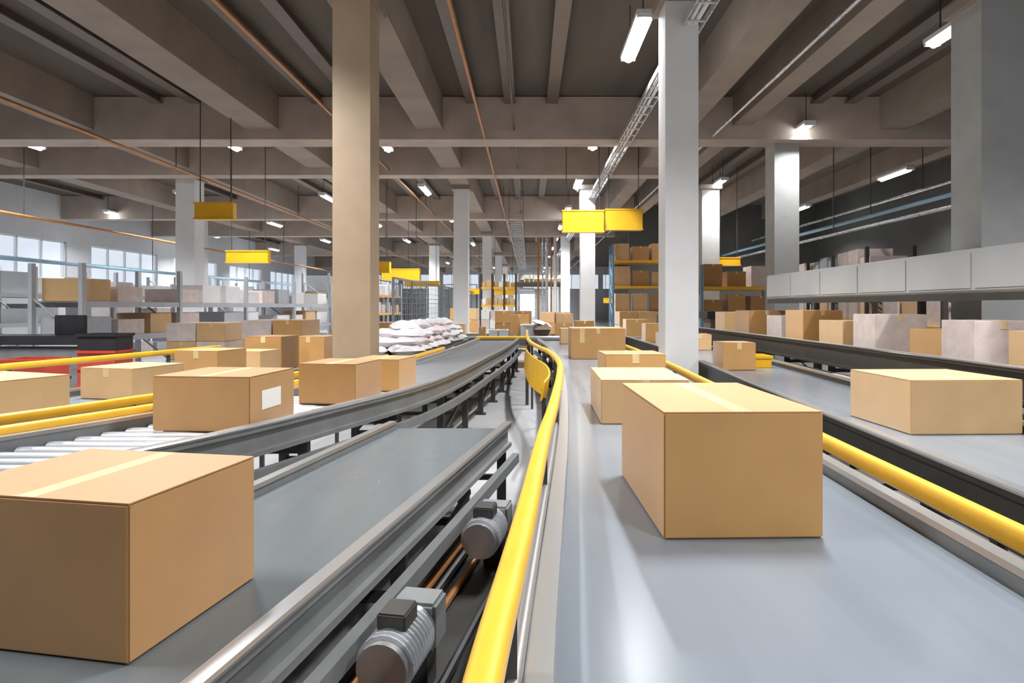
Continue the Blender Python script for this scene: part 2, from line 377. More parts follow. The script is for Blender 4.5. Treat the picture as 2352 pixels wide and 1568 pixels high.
# curving roller conveyor, left
rc, cL, cR = conveyor('roller_conveyor', 'curving steel roller conveyor left of the floor gap, carrying two cartons',
    [(-4.9, .2), (-3.75, 2.0), (-2.93, 3.6), (-2.50, 4.6), (-2.08, 5.9), (-1.74, 7.4), (-1.52, 9.2), (-1.30, 12), (-1.16, 15.1)],
    [(-3.75, .2), (-2.72, 2.0), (-1.90, 3.55), (-1.45, 4.75), (-1.05, 6.0), (-.83, 7.4), (-.66, 9.2), (-.42, 12), (-.27, 15.1)], ZB,
    kind='roller', rail='steel', leg=1.15, deep=.18)
# outer left conveyor, crowded with cartons
conveyor('outer_conveyor', 'grey belt conveyor on the far left, crowded with cartons and white parcels',
    [(-6.9, .5), (-5.7, 2.2), (-4.95, 3.7), (-4.40, 5.2), (-4.0, 7), (-3.75, 9), (-3.6, 12), (-3.6, 15.5)],
    [(-5.5, .5), (-4.35, 2.2), (-3.72, 3.7), (-3.32, 5.2), (-3.0, 7), (-2.85, 9), (-2.85, 12), (-2.9, 15.5)], .72, leg=1.6, bm='belt')
# right-hand belt
conveyor('side_conveyor', 'blue-grey belt conveyor behind the right yellow rail, with twin silver rails',
    [(1.86, -1), (1.93, 1), (2.0, 2.5), (2.10, 4.4), (2.2, 6), (2.38, 8.6), (2.48, 12), (2.5, 16)],
    [(2.95, -1), (3.02, 1), (3.08, 2.5), (3.15, 4.4), (3.22, 6), (3.35, 8.6), (3.45, 12), (3.5, 16)], ZB, leg=1.4, deep=.24, side='dark')
# cross conveyor behind the end bar
conveyor('cross_conveyor', 'grey conveyor running crosswise behind the yellow end bar', [(-4.2, 18.1), (-1, 18.1), (2, 18.1), (4.2, 18.1)], [(-4.2, 16.1), (-1, 16.1), (2, 16.1), (4.2, 16.1)], .72, leg=2, lower=False)
# high packing conveyor on the right, dark framed
conveyor('packing_conveyor', 'dark-framed conveyor on the right with cartons under the grey housing',
    [(3.95, 2.5), (4.0, 5), (4.05, 9), (4.1, 16)], [(5.2, 2.5), (5.25, 5), (5.3, 9), (5.35, 16)], 1.0, leg=1.5, side='dark', legm='black', deep=.28, bm='beltdark')

# rounded guard rails
def rail_thing(name, label, pts, w, h, mt, posts, ztop, post_to, cat='guard rail', postm='dark', parent=None):
    e = thing(name, label, cat) if parent is None else link(name, None, parent)
    P = spline(pts, 8)
    pr = [(math.copysign(abs(math.cos(a)) ** .6, math.cos(a)) * w / 2, math.copysign(abs(math.sin(a)) ** .6, math.sin(a)) * h / 2) for a in [i * math.pi / 8 for i in range(16)]]
    MB().sweep(P, pr).build('rail' if parent is None else 'rail_bar', M[mt], e, smooth=True)
    for (x, y, x2, z2) in posts:
        z1 = ztop(y) if callable(ztop) else ztop
        p = MB(); p.bar((x, y, 0.0 if z2 is None else z2), (x, y, z1), .035)
        if z2 is not None: p.bar((x, y, z2 + .015), (x2, y, z2 + .015), .03)
        p.build('post', M[postm], e)
    return e
yr = [(-.10, -.3, 1.0), (-.085, .5, 1.0), (-.067, .92, 1.0), (-.012, 1.61, 1.0), (.065, 2.7, 1.0), (.135, 3.5, 1.0), (.25, 5.1, 1.0), (.30, 6.3, 1.0), (.25, 7.7, 1.0), (.12, 8.8, 1.0), (.02, 9.9, 1.0), (-.03, 11.5, 1.0), (-.05, 15.2, .98)]
def yrx(y):
    for a, b in zip(yr, yr[1:]):
        if a[1] <= y <= b[1]: return a[0] + (b[0] - a[0]) * (y - a[1]) / (b[1] - a[1])
G = rail_thing('guard_rail', 'long curving yellow guard rail between the floor gap and the wide belt', yr, .058, .05, 'yellow',
               [(yrx(y), y, yrx(y), None) for y in (1.25, 2.6, 4.0, 5.4, 6.8, 8.2, 9.6, 11.6, 13.6)], .985, None)
# grey lower tube beside the belt
rail_thing('bumper_rail', 'slim brown-grey bumper tube along the left edge of the wide belt',
           [(p.x - .075, p.y, .80) for p in mL[::4]], .035, .05, 'steel', [(mL[k].x - .075, mL[k].y, mL[k].x - .02, .66) for k in range(4, 56, 6)], .79, None, parent=mainc)
# yellow curved guard sheet of the bend
gs = thing('guard_sheet', 'curved yellow sheet guard bulging below the bend of the yellow rail', 'guard')
sp = spline([(.00, 10.9, 0), (.0, 9.7, 0), (.08, 8.4, 0), (.22, 7.2, 0), (.24, 6.2, 0), (.17, 5.45, 0)], 8)
sv = []; NS = len(sp)
for i, p in enumerate(sp):
    t = i / (NS - 1); zt, zb2 = .90, .74 - .22 * math.sin(math.pi * min(1, t * 1.1))
    for zz, off in ((zt, 0), (zb2, -.03), (zb2, -.045), (zt, -.015)): sv.append((p.x + off - .03, p.y, zz))
sf = [(4 * i + j, 4 * i + (j + 1) % 4, 4 * i + 4 + (j + 1) % 4, 4 * i + 4 + j) for i in range(NS - 1) for j in range(4)] + [(0, 1, 2, 3), tuple(4 * (NS - 1) + j for j in (3, 2, 1, 0))]
MB().add(sv, sf).build('sheet', M['yellow2'], gs, smooth=True)
MB().bar((.17, 7.2, 0), (.17, 7.2, .62), .05).bar((-.03, 10, 0), (-.03, 10, .76), .05).build('post', M['dark'], gs)
# right yellow rail, beside the belt
rail_thing('guard_rail', 'straight yellow guard rail on the right side of the wide belt', [(p.x + .16, p.y, .825) for p in mR[::3]], .05, .085, 'yellow',
           [(mR[k].x + .16, mR[k].y, mR[k].x + .05, .56) for k in range(2, 56, 5)], .80, None, parent=mainc)
# left yellow rails
rail_thing('guard_rail', 'lower yellow guard rail along the left edge of the roller conveyor', [(p.x - .09, p.y, .84) for p in cL[4:44:3]], .045, .065, 'yellow',
           [(cL[k].x - .09, cL[k].y, cL[k].x - .03, .6) for k in range(6, 43, 6)], .81, None, parent=rc)
rail_thing('guard_rail', 'upper yellow guard rail left of the second carton', [(p.x - .40, p.y, .865) for p in cL[2:36:3]], .045, .07, 'yellow',
           [(cL[k].x - .40, cL[k].y, 0, None) for k in range(4, 34, 5)], .84, None)
rail_thing('guard_rail', 'short yellow guard rail far left beside the red totes', [(-6.4, 3.5, .95), (-5.55, 5.4, .95), (-5.0, 7.4, .95), (-4.6, 9.4, .95)], .05, .07, 'yellow',
           [(-5.97, 4.45, 0, None), (-5.27, 6.4, 0, None), (-4.8, 8.4, 0, None)], .92, None)
# end bar across the conveyors
eb = thing('end_bar', 'yellow and grey bar crossing the far end of the conveyors', 'barrier')
MB().cyl((-1.3, 15.5, .80), (-.05, 15.5, .80), .04, 12).build('bar', M['yellow'], eb, smooth=True)
MB().cyl((-.05, 15.5, .80), (1.72, 15.5, .80), .042, 12).build('bar', M['steel'], eb, smooth=True)
for x in (-1.27, -.05, 1.69): MB().bar((x, 15.5, 0), (x, 15.5, .80), .06).build('post', M['dark'], eb)
# sorting tables for the white parcels
tb = thing('sorting_table', 'low steel table under the heap of white parcels', 'table')
tl = MB(); tl.add([(-2.62, 9.4, .80), (-1.72, 9.4, .80), (-1.42, 15, .80), (-2.35, 15, .80), (-2.62, 9.4, .76), (-1.72, 9.4, .76), (-1.42, 15, .76), (-2.35, 15, .76)],
       [(0, 1, 2, 3), (7, 6, 5, 4), (0, 4, 5, 1), (1, 5, 6, 2), (2, 6, 7, 3), (3, 7, 4, 0)]); tl.build('table_top', M['steel'], tb)
for x, y in ((-2.5, 9.6), (-1.82, 9.6), (-2.3, 14.8), (-1.52, 14.8), (-2.4, 12.2), (-1.66, 12.2)): MB().box((x, y, .38), (.06, .06, .76)).build('leg', M['dark'], tb)

# drives and clutter under the branch conveyor
def motor(x, y, z, rz, label):
    e = thing('drive_motor', label, 'motor', (x, y, z), rz, 'conveyor drive motors')
    MB().cyl((-.16, 0, 0), (.12, 0, 0), .085, 20).build('casing', M['steel'], e, smooth=True)
    f = MB()
    for k in range(9): f.cyl((-.13 + k * .025, 0, 0), (-.122 + k * .025, 0, 0), .098, 20)
    f.build('cooling_fin', M['cable'], e)
    MB().box((.19, 0, 0), (.14, .17, .17)).build('gearbox', M['frame'], e, bevel=.012)
    MB().box((-.02, 0, .11), (.12, .1, .06)).build('terminal_box', M['dark'], e, bevel=.006)
    MB().box((.19, 0, -(z - .155) / 2 - .04), (.10, .10, z - .155 - .085)).build('stand', M['dark'], e)
motor(-.44, 2.15, .40, R(80), 'silver drive motor beside the branch conveyor, nearer one')
motor(-.22, 3.25, .40, R(80), 'silver drive motor beside the branch conveyor, farther one')
pb = thing('drip_tray', 'broad dark steel tray on the floor along the branch conveyor, under the motors', 'tray')
MB().bar((-.78, .2, .13), (-.10, 4.0, .13), .46, .05).build('tray_floor', M['dark'], pb)
for q in (-.23, .23): MB().bar((-.78 + q, .2, .18), (-.10 + q, 4.0, .18), .025, .12).build('tray_side', M['brown'], pb)
for y in (.6, 1.7, 2.8, 3.8): MB().box((-.71 + (y - .6) * .18, y, .053), (.4, .06, .105)).build('foot', M['dark'], pb)
for k, (xa, za) in enumerate(((-.16, .20), (-.09, .18), (.10, .20))): MB().cyl((-.78 + xa, .2, za), (-.10 + xa, 4.0, za), .018, 8).build('cable', M['black' if k != 1 else 'copper'], pb, smooth=True)
ap = MB().cyl((-1.22, -.9, .30), (-.32, 4.2, .30), .03, 12).build('air_pipe', M['steel'], brc, smooth=True)
MB().cyl((-1.17, -.9, .22), (-.27, 4.2, .22), .02, 12).build('hose', M['copper'], ap, smooth=True)

# ------------------------------------------------------------------ cartons
box_cache = {}
def carton(x, y, z, w, dp, h, rz, label, group=None, mt='card', detail=2, tape_front=False, label_side=None, tabs=True, name='cardboard_box'):
    """origin: centre of the base"""
    key = (round(w, 3), round(dp, 3), round(h, 3), mt, detail)
    if key in box_cache: me = box_cache[key]
    else:
        b = MB().box((0, 0, h / 2), (w, dp, h)); me = b.mesh('box_body', M[mt], bevel=.006 if detail else .004); 
        me.polygons.foreach_set('use_smooth', [False] * len(me.polygons)); box_cache[key] = me
    o = link(name, me, None, (x, y, z), rz, label, 'box', group)
    if detail >= 1:
        tw = min(.06, w * .14)
        t = MB().box((0, 0, h + .0012), (tw, dp - .01, .002))
        if tabs: t.box((0, -dp / 2 - .0012, h - .04), (tw, .002, .08)); t.box((0, dp / 2 + .0012, h - .04), (tw, .002, .08))
        t.build('packing_tape', M['tape'], o)
    if detail >= 2:
        for s in (-1, 1):
            MB().box((s * (w / 4 + .001), 0, h + .0), (w / 2 - .006, dp - .008, .004)).build('flap', M[mt], o)
    if tape_front:
        MB().box((-w * .30, -dp / 2 - .002, h - h * .24), (.075, .003, h * .46)).build('packing_tape', M['tape'], o, label='pale tape strip on the front')
    if label_side == 'right':
        MB().box((w / 2 + .002, -dp * .05, h * .52), (.003, dp * .42, h * .36)).build('shipping_label', M['paper'], o)
    if label_side == 'left':
        MB().box((-w / 2 - .002, dp * .05, h * .62), (.003, dp * .3, h * .22)).build('shipping_label', M['paper'], o)
    if label_side == 'front':
        MB().box((w * .2, -dp / 2 - .002, h * .6), (w * .28, .003, h * .28)).build('shipping_label', M['paper'], o)
    return o
e = .002
BZ = ZB + e
# main belt
carton(.455 + .275, 2.175 + .42, BZ, .555, .84, .435, R(1.5), 'largest cardboard carton, in front on the wide belt', mt='card', tabs=False)
carton(.80, 4.75, BZ, .60, .90, .30, R(-1), 'flat pale carton directly behind the largest one on the wide belt', mt='card2')
carton(.955, 5.95, BZ, .55, .50, .37, R(2), 'small carton behind the flat one and in front of the taped carton', mt='card')
carton(1.065, 10.05, BZ, .83, .75, .47, 0, 'carton with a pale strip of tape on its front, across the wide belt', mt='card', tape_front=True)
carton(.90, 14.0, BZ, .42, .6, .33, 0, 'carton behind the taped carton at the far end of the belt', mt='card2', label_side='front')
carton(1.36, 12.6, BZ, .40, .5, .40, R(4), 'carton half hidden behind the taped carton, at its right', mt='card3')
# branch belt
ba = -R(10.5)
c0 = Vector((-1.06, 1.67)); rt = Vector((math.cos(ba), math.sin(ba))); fw_ = Vector((-math.sin(ba), math.cos(ba)))
cc = c0 - rt * .335 + fw_ * .275
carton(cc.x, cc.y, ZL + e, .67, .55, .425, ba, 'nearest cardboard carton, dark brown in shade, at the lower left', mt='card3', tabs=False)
# roller conveyor
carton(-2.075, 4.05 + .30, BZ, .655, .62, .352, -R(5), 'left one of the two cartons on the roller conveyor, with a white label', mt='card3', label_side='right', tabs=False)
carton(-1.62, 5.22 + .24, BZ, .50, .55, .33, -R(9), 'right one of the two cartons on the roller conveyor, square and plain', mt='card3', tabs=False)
carton(-1.42, 6.25, BZ, .46, .5, .30, -R(9), 'carton behind the two cartons of the roller conveyor, the farthest there', mt='card')
# side conveyor
carton(2.73, 4.30, BZ, .72, .70, .34, R(2), 'wide pale carton on the side conveyor at the right edge', mt='card2', tabs=False)
carton(2.66, 8.2, BZ, .42, .42, .345, R(1), 'carton with a yellow bin behind it on the side conveyor, right of the white column', mt='card')
carton(2.72, 12.4, BZ, .38, .45, .30, 0, 'small carton behind the white column on the side conveyor', mt='card3')
carton(3.17, 11.9, BZ, .42, .45, .29, 0, 'pinkish carton on the side conveyor, second behind the white column', mt='card2')
carton(3.0, 14.6, BZ, .7, .5, .42, 0, 'long carton at the far end of the side conveyor', mt='card')
def bin_(x, y, z, w, dp, h, mt, label, group=None, name='storage_bin', cat='bin', rz=0):
    o = thing(name, label, cat, (x, y, z), rz, group)
    b = MB(); t = .015
    b.box((0, 0, .01), (w * .92, dp * .92, .02))
    for sx in (-1, 1): b.box((sx * (w / 2 - t), 0, h / 2), (t, dp - .02, h))
    for sy in (-1, 1): b.box((0, sy * (dp / 2 - t), h / 2), (w - .02, t, h))
    b.build('tub', M[mt], o)
    MB().box((0, -dp / 2, h - .02), (w + .02, .02, .035)).box((0, dp / 2, h - .02), (w + .02, .02, .035)).box((-w / 2, 0, h - .02), (.02, dp, .035)).box((w / 2, 0, h - .02), (.02, dp, .035)).build('rim', M[mt], o)
    return o
bin_(3.05, 8.5, BZ, .30, .40, .16, 'yellow2', 'flat yellow bin beside the carton on the side conveyor')

# outer conveyor: cartons
oc = .722
for x, y, w, dp, h, rz, mt, lb in (
    (-4.08, 4.75, .78, .70, .30, -20, 'card2', 'wide pale carton on the outer left conveyor, nearest the camera'),
    (-3.72, 5.95, .58, .6, .28, -14, 'card2', 'low pale carton on the outer conveyor behind the yellow rails'),
    (-3.52, 7.0, .52, .5, .36, -10, 'card', 'brown carton on the outer conveyor left of the beige column'),
    (-3.38, 7.75, .45, .45, .30, -8, 'card2', 'small pale carton on the outer conveyor near the beige column'),
    (-3.45, 8.5, .5, .5, .44, -6, 'card3', 'dark brown carton on the outer conveyor beside the beige column'),
    (-3.15, 9.3, .48, .5, .40, -4, 'card', 'carton just behind the beige column on the outer conveyor'),
    (-3.30, 10.3, .6, .6, .36, 0, 'card2', 'carton on the outer conveyor, third behind the beige column'),
    (-3.2, 11.3, .5, .6, .46, 0, 'card', 'tall carton on the outer conveyor beside the parcel heap'),
    (-3.3, 12.4, .55, .6, .38, 0, 'card3', 'brown carton on the outer conveyor, second from its far end'),
    (-3.2, 13.6, .6, .6, .50, 0, 'card', 'last carton at the far end of the outer conveyor')):
    carton(x, y, oc + (.0), w, dp, h, R(rz), lb, 'cartons on the outer conveyor', mt)
# packing conveyor: cartons
pz = 1.002
for x, y, w, dp, h, mt, lb in (
    (4.55, 5.3, .6, .6, .34, 'card2', 'pale carton on the packing conveyor, nearest the camera'),
    (4.45, 6.15, .55, .5, .42, 'film', 'pinkish wrapped carton, second on the packing conveyor'),
    (4.75, 7.0, .7, .6, .30, 'card', 'low brown carton, third on the packing conveyor'),
    (4.5, 7.9, .6, .6, .46, 'film', 'tall wrapped carton, fourth on the packing conveyor'),
    (4.6, 8.9, .7, .7, .36, 'card2', 'pale carton, fifth on the packing conveyor'),
    (4.5, 10.0, .6, .7, .50, 'card', 'tall brown carton, sixth on the packing conveyor'),
    (4.7, 11.2, .7, .8, .40, 'film', 'wrapped carton, seventh on the packing conveyor'),
    (4.6, 12.6, .7, .8, .48, 'card3', 'dark brown carton, eighth on the packing conveyor'),
    (4.7, 14.2, .8, .9, .44, 'card2', 'farthest carton on the packing conveyor')):
    carton(x, y, pz, w, dp, h, R(random.uniform(-4, 4)), lb, 'cartons on the packing conveyor', mt, detail=1)
bin_(5.03, 6.15, pz, .36, .42, .20, 'yellow2', 'yellow bin beside the pinkish carton on the packing conveyor')
# between side and packing conveyor
carton(3.62, 6.3, 0, .48, .6, .60, R(3), 'reddish-brown carton on the floor between the right conveyors', None, 'card3', name='cardboard_box')
carton(3.60, 7.6, 0, .45, .6, .72, R(-3), 'tall wrapped carton on the floor between the right conveyors', None, 'film')

# light grey machine housing above it
hs = thing('machine_housing', 'long light grey sheet-metal housing above the packing conveyor on the right', 'machine', (0, 0, 0))
MB().box((5.25, 9.0, 1.94), (1.1, 7.0, .46)).build('casing', M['panel'], hs, bevel=.02)
for k in range(6): MB().box((4.695, 6.1 + k * 1.16, 1.94), (.012, 1.1, .38)).build('side_panel', M['panel'], hs, bevel=.003)
for y in (5.7, 9.0, 12.3):
    for x in (5.60,): MB().box((x, y, .855), (.08, .08, 1.71)).build('leg', M['dark'], hs)
MB().box((4.75, 9, 1.66), (.06, 7.0, .08)).build('trim_strip', M['dark'], hs)

# ------------------------------------------------------------------ heap of mailer bags
def bag_mesh(seed, w, l, t, mt):
    rnd = random.Random(seed); nx, ny = 9, 12; vs = []; fs = []
    ph = [rnd.uniform(0, 6) for _ in range(6)]
    for s in (1, -1):
        for j in range(ny + 1):
            for i in range(nx + 1):
                u, v = i / nx * 2 - 1, j / ny * 2 - 1
                puff = (max(0, 1 - abs(u) ** 3) * max(0, 1 - abs(v) ** 4)) ** .6
                rip = .12 * math.sin(5 * u + ph[0] + 3 * v) + .10 * math.sin(7 * v + ph[1] - 4 * u) + .05 * math.sin(13 * u * v + ph[2])
                vs.append((u * w / 2 * (1 - .06 * v * v), v * l / 2 * (1 - .05 * u * u), s * puff * t / 2 * (1 + rip) + t / 2 + .02 * math.sin(3 * v + ph[3]) * t * 3))
    n = (nx + 1) * (ny + 1)
    for j in range(ny):
        for i in range(nx):
            a = j * (nx + 1) + i; q = (a, a + 1, a + nx + 2, a + nx + 1)
            fs += [q, tuple(n + k for k in q[::-1])]
    me = MB().add(vs, fs).mesh('mailer_bag', M[mt]); bm = bmesh.new(); bm.from_mesh(me); bmesh.ops.remove_doubles(bm, verts=bm.verts, dist=.0008); bm.to_mesh(me); bm.free()
    me.polygons.foreach_set('use_smooth', [True] * len(me.polygons)); return me
bags = [bag_mesh(k, .42 + .05 * (k % 3), .52 + .06 * (k % 2), .13 + .03 * (k % 2), 'bag' if k % 3 else 'bagpink') for k in range(6)]
ends = ['near end', 'second place', 'third place', 'fourth place', 'middle', 'sixth place', 'seventh place', 'far part', 'far end', 'last place']
layers = ['bottom layer', 'second layer', 'third layer', 'top layer']
for lay in range(4):
    rows_ = 9 - lay
    for j in range(rows_):
        y = 9.75 + (j + lay * .5) * .60; cx = -2.17 + (y - 9.4) * .052
        across = 2 if lay < 3 else 1
        for i in range(across):
            x = cx + ((i - .5) * (.46 - .05 * lay) if across == 2 else 0) + random.uniform(-.03, .03)
            k = random.randrange(6)
            o = link('mailer_bag', bags[k], None, (x, y + random.uniform(-.05, .05), .803 + lay * .115), random.uniform(-.5, .5),
                     f"{'pinkish' if k % 3 == 0 else 'white'} plastic parcel, {layers[lay]} of the heap, {ends[j]}" + (', ' + ('left' if i == 0 else 'right') + ' side' if across == 2 else ''), 'parcel', 'white parcels heaped beside the roller conveyor')
            o.rotation_euler = (random.uniform(-.07, .07), random.uniform(-.07, .07), o.rotation_euler.z)

# ------------------------------------------------------------------ things on the cross conveyor
cz = .722
carton(-.25, 17.2, cz, .50, .6, .62, 0, 'tall brown carton on the cross conveyor left of the woven bundle', None, 'card', 1)
carton(-1.25, 17.0, cz, .18, .3, .30, 0, 'small narrow carton standing on the cross conveyor above the left conveyor', None, 'card3', 1)
carton(.95, 17.3, cz, .46, .5, .40, 0, 'lower carton at the right on the cross conveyor, under another', None, 'card', 1)
carton(.97, 17.3, cz + .402, .42, .45, .25, R(3), 'upper carton of the stack at the right on the cross conveyor', None, 'card2', 1)
carton(1.5, 17.2, cz, .50, .5, .46, 0, 'carton at the right on the cross conveyor, right of the stack', None, 'card3', 1)
carton(-2.0, 17.3, cz, .5, .5, .38, 0, 'carton on the cross conveyor behind the parcel heap, right one', None, 'card2', 1)
carton(-2.7, 17.2, cz, .6, .6, .45, 0, 'carton on the cross conveyor behind the parcel heap, left one', None, 'card', 1)
carton(2.9, 17.2, cz, .6, .6, .5, 0, 'carton at the right end of the cross conveyor, behind the side conveyor', None, 'card', 1)
for i, (x, nm) in enumerate(((-.93, 'left'), (-.67, 'right'))):
    bin_(x, 16.6, cz, .23, .4, .24, 'white', f'white plastic crate on the cross conveyor, {nm} one of the pair', 'white crates on the cross conveyor', 'plastic_crate', 'crate')
bin_(-.45, 16.4, cz, .16, .24, .10, 'blue', 'small light blue tray on the cross conveyor beside the white crates', None, 'plastic_tray', 'tray')
# drum with a dark woven bundle draped in a white sheet
dm = thing('wrapped_bundle', 'grey drum and dark woven bundle under a white sheet on the cross conveyor', 'bundle', (.12, 16.75, cz))
MB().cyl((-.12, 0, 0), (-.12, 0, .34), .22, 24).build('drum', M['tote'], dm, smooth=True)
MB().cyl((-.12, 0, .34), (-.12, 0, .37), .235, 24).build('drum_rim', M['white'], dm, smooth=True)
wv = MB(); bag2 = bag_mesh(31, .46, .5, .34, 'weave'); link('woven_sack', bag2, dm, (.22, -.03, .05))
sh = bag_mesh(33, .5, .46, .12, 'bag'); s_ = link('sheet', sh, dm, (.20, 0, .33)); s_.rotation_euler = (.1, .28, .3)
# small yellow and black parcels in front
rr = random.Random(5)
cols = [('yellow2', 'yellow'), ('black', 'black'), ('card', 'brown'), ('yellow', 'golden'), ('white', 'white'), ('red', 'red')]
for k in range(12):
    mt, nm = cols[k % 6] if k % 6 != 5 or k == 5 else cols[0]
    place = ['leftmost', 'second from left', 'third from left', 'fourth from left', 'fifth from left', 'sixth from left', 'sixth from right', 'fifth from right', 'fourth from right', 'third from right', 'second from right', 'rightmost'][k]
    o = MB().box((0, 0, .03 + .01 * (k % 3)), (.09, .12, .06 + .02 * (k % 3))).build('small_parcel', M[mt], None, (-.30 + k * .105, 16.22, cz), rr.uniform(-.4, .4), bevel=.006,
        label=f'small {nm} parcel on the front edge of the cross conveyor, {place}', cat='parcel', group='small parcels on the cross conveyor')

# ------------------------------------------------------------------ hanging yellow signs (no writing legible)
def sign(x, y, z, w, h, dp, label, rz=0, mt='yellow2'):
    o = thing('hanging_sign', label, 'sign', (x, y, z), rz, 'yellow hanging panels')
    MB().box((0, 0, 0), (w, dp, h)).build('panel', M[mt], o, bevel=.012)
    f = MB(); f.box((0, -dp / 2 - .004, h / 2 - .02), (w + .03, .02, .04)); f.box((0, -dp / 2 - .004, -h / 2 + .02), (w + .03, .02, .04)); f.build('edge_strip', M['yellow'], o)
    for s in (-.4, .4): MB().cyl((s * w, 0, h / 2), (s * w, 0, CZ - z - .01), .012, 6).build('hanger', M['dark'], o)
sign(1.50, 17.6, 3.93, 1.15, .62, .25, 'large yellow panel hanging in front of the second white column, left half')
sign(2.68, 17.9, 4.02, 1.05, .60, .25, 'large yellow panel hanging right of the second white column, right half')
sign(-6.95, 14.0, 3.67, .85, .38, .2, 'yellow panel hanging high at the left, below the outer lamps')
sign(-8.0, 18.0, 2.98, 1.2, .36, .2, 'low yellow panel hanging at the left over the storage racks')
sign(-4.5, 16.2, 3.55, .85, .60, .3, 'tilted-looking yellow panel hanging behind the beige column')
sign(-5.05, 19.4, 3.18, .75, .34, .3, 'smaller yellow panel hanging below and behind the one at the beige column')
sign(-5.4, 22.3, 2.95, 1.0, .40, .3, 'yellow panel third along the hanging line on the left')
sign(-5.1, 25.2, 2.85, 1.5, .46, .3, 'widest yellow panel of the hanging line on the left')
sign(-4.9, 29.0, 2.62, 1.6, .26, .3, 'slim yellow panel at the far end of the hanging line on the left')
sign(-3.3, 38.5, 2.50, .62, .34, .3, 'small far yellow panel above the wire fence end')
sign(-1.5, 37.5, 2.42, 1.3, .30, .4, 'pale yellow far panel above the yellow shelf, left of the white door', mt='yellow')
sign(4.0, 30.0, 1.86, .9, .24, .3, 'small yellow panel low between the second white column and the racks')
sign(7.05, 22.3, 3.15, .75, .30, .3, 'yellow panel on the right in front of the pallet rack')

# ------------------------------------------------------------------ pallet racks and their cartons
pos3 = ['leftmost', 'middle', 'rightmost']
def rack(x, y, rz, bays, bayw, dp, levels, hz, label, nick, name='pallet_rack', goods=('card', 'card2', 'card3'), fill=1.0, ups='blue', per=3, seed=1, hmax=.62, dmat='wood', beamm='yellow'):
    e = thing(name, label, 'rack', (x, y, 0), rz)
    zt = hz[-1] + .75
    for k in range(bays + 1):
        f = MB()
        for yy in (-dp / 2, dp / 2): f.box((k * bayw, yy, zt / 2), (.09, .08, zt)); f.box((k * bayw, yy, .01), (.14, .12, .02))
        n = int(zt / .8)
        for j in range(n): f.bar((k * bayw, -dp / 2, .2 + j * .8), (k * bayw, dp / 2, .2 + (j + .9) * .8), .03)
        f.build('upright_frame', M[ups], e)
    for k in range(bays):
        for z in hz:
            for yy in (-dp / 2, dp / 2): MB().box(((k + .5) * bayw, yy, z), (bayw - .09, .05, .11)).build('beam', M[beamm], e)
            MB().box(((k + .5) * bayw, 0, z + .045), (bayw - .1, dp - .06, .02)).build('deck', M[dmat], e)
    rn = random.Random(seed); mt_w = {'card': 'brown carton', 'card2': 'pale carton', 'card3': 'dark brown carton', 'film': 'film-wrapped load', 'tote': 'grey tote', 'white': 'white carton', 'red': 'red tote', 'black': 'black tote', 'bag': 'white parcel bundle'}
    ln = {0: 'floor level', 1: 'lowest shelf', 2: 'second shelf', 3: 'third shelf'}
    bn = ['near bay', 'second bay', 'third bay', 'fourth bay', 'fifth bay', 'sixth bay']
    rot = Matrix.Rotation(rz, 3, 'Z')
    for k in range(bays):
        for li, z in enumerate([0] + list(hz)):
            if li == 0 and not levels: continue
            for q in range(per):
                if rn.random() > fill: continue
                w = bayw / per * rn.uniform(.72, .9); h = rn.uniform(.6, 1.0) * hmax; g = rn.choice(goods)
                w = round(w / .05) * .05; h = round(h / .06) * .06
                p = rot @ Vector(((k + (q + .5) / per) * bayw, 0, 0)) + Vector((x, y, 0))
                zz = z + .0555 if li else .0
                carton(p.x, p.y, zz + .001, w, round(dp * .8, 2), h, rz + rn.uniform(-.03, .03),
                       f"{mt_w[g]} on the {ln[li]} of the {nick}, {bn[k]}, {(pos3[q] if per == 3 else ['left', 'right'][q])}", f'goods on the {nick}', g, detail=1 if g.startswith('card') else 0,
                       name={'tote': 'storage_tote', 'red': 'storage_tote', 'black': 'storage_tote', 'film': 'wrapped_load', 'bag': 'parcel_bundle'}.get(g, 'cardboard_box'))
    return e
# right: facing the camera
rack(5.5, 20.6, 0, 1, 2.3, 1.0, 1, (1.25, 2.15), 'blue and yellow pallet rack with cartons, right of the second white column', 'right rack', goods=('card', 'card2', 'film', 'card3'), seed=3, hmax=.75)
rack(3.6, 27.5, 0, 1, 2.4, 1.0, 1, (1.3, 2.4, 3.5), 'tall pallet rack of brown cartons behind the first right rack', 'tall rack', goods=('card', 'card3', 'card2', 'film'), seed=4, hmax=.9)
rack(8.3, 14.5, R(80), 4, 2.6, 1.0, 1, (1.2, 2.2), 'dark pallet rack along the right wall with wrapped loads', 'right wall rack', goods=('film', 'film', 'card2', 'tote', 'card'), seed=6, ups='dark', hmax=.8)
rack(7.4, 8.2, R(85), 2, 2.6, 1.0, 1, (1.15,), 'low rack at the right edge with pinkish wrapped loads', 'low right rack', goods=('film', 'card2', 'film', 'card'), seed=9, ups='dark', hmax=.85)
# left
rack(-8.6, 11.5, R(84), 4, 2.7, 1.0, 1, (.95, 1.60), 'pale rack row on the left with white and pinkish loads', 'left rack', goods=('film', 'white', 'bag', 'tote', 'card2', 'film'), seed=11, beamm='tote', ups='tote', hmax=.45, fill=.9, dmat='steel')
rack(-8.1, 24.0, R(88), 4, 2.9, 1.0, 1, (1.2, 2.1), 'rack row on the left behind the low yellow panel', 'far left rack', goods=('film', 'tote', 'bag', 'card2', 'tote'), seed=12, ups='tote', hmax=.6, fill=.9, dmat='steel')
rack(-13.5, 13.5, R(86), 5, 2.9, 1.0, 1, (1.1, 1.85), 'grey rack row near the left wall', 'outer left rack', goods=('tote', 'white', 'film', 'bag'), seed=14, beamm='tote', ups='tote', hmax=.55, fill=.85, dmat='steel')
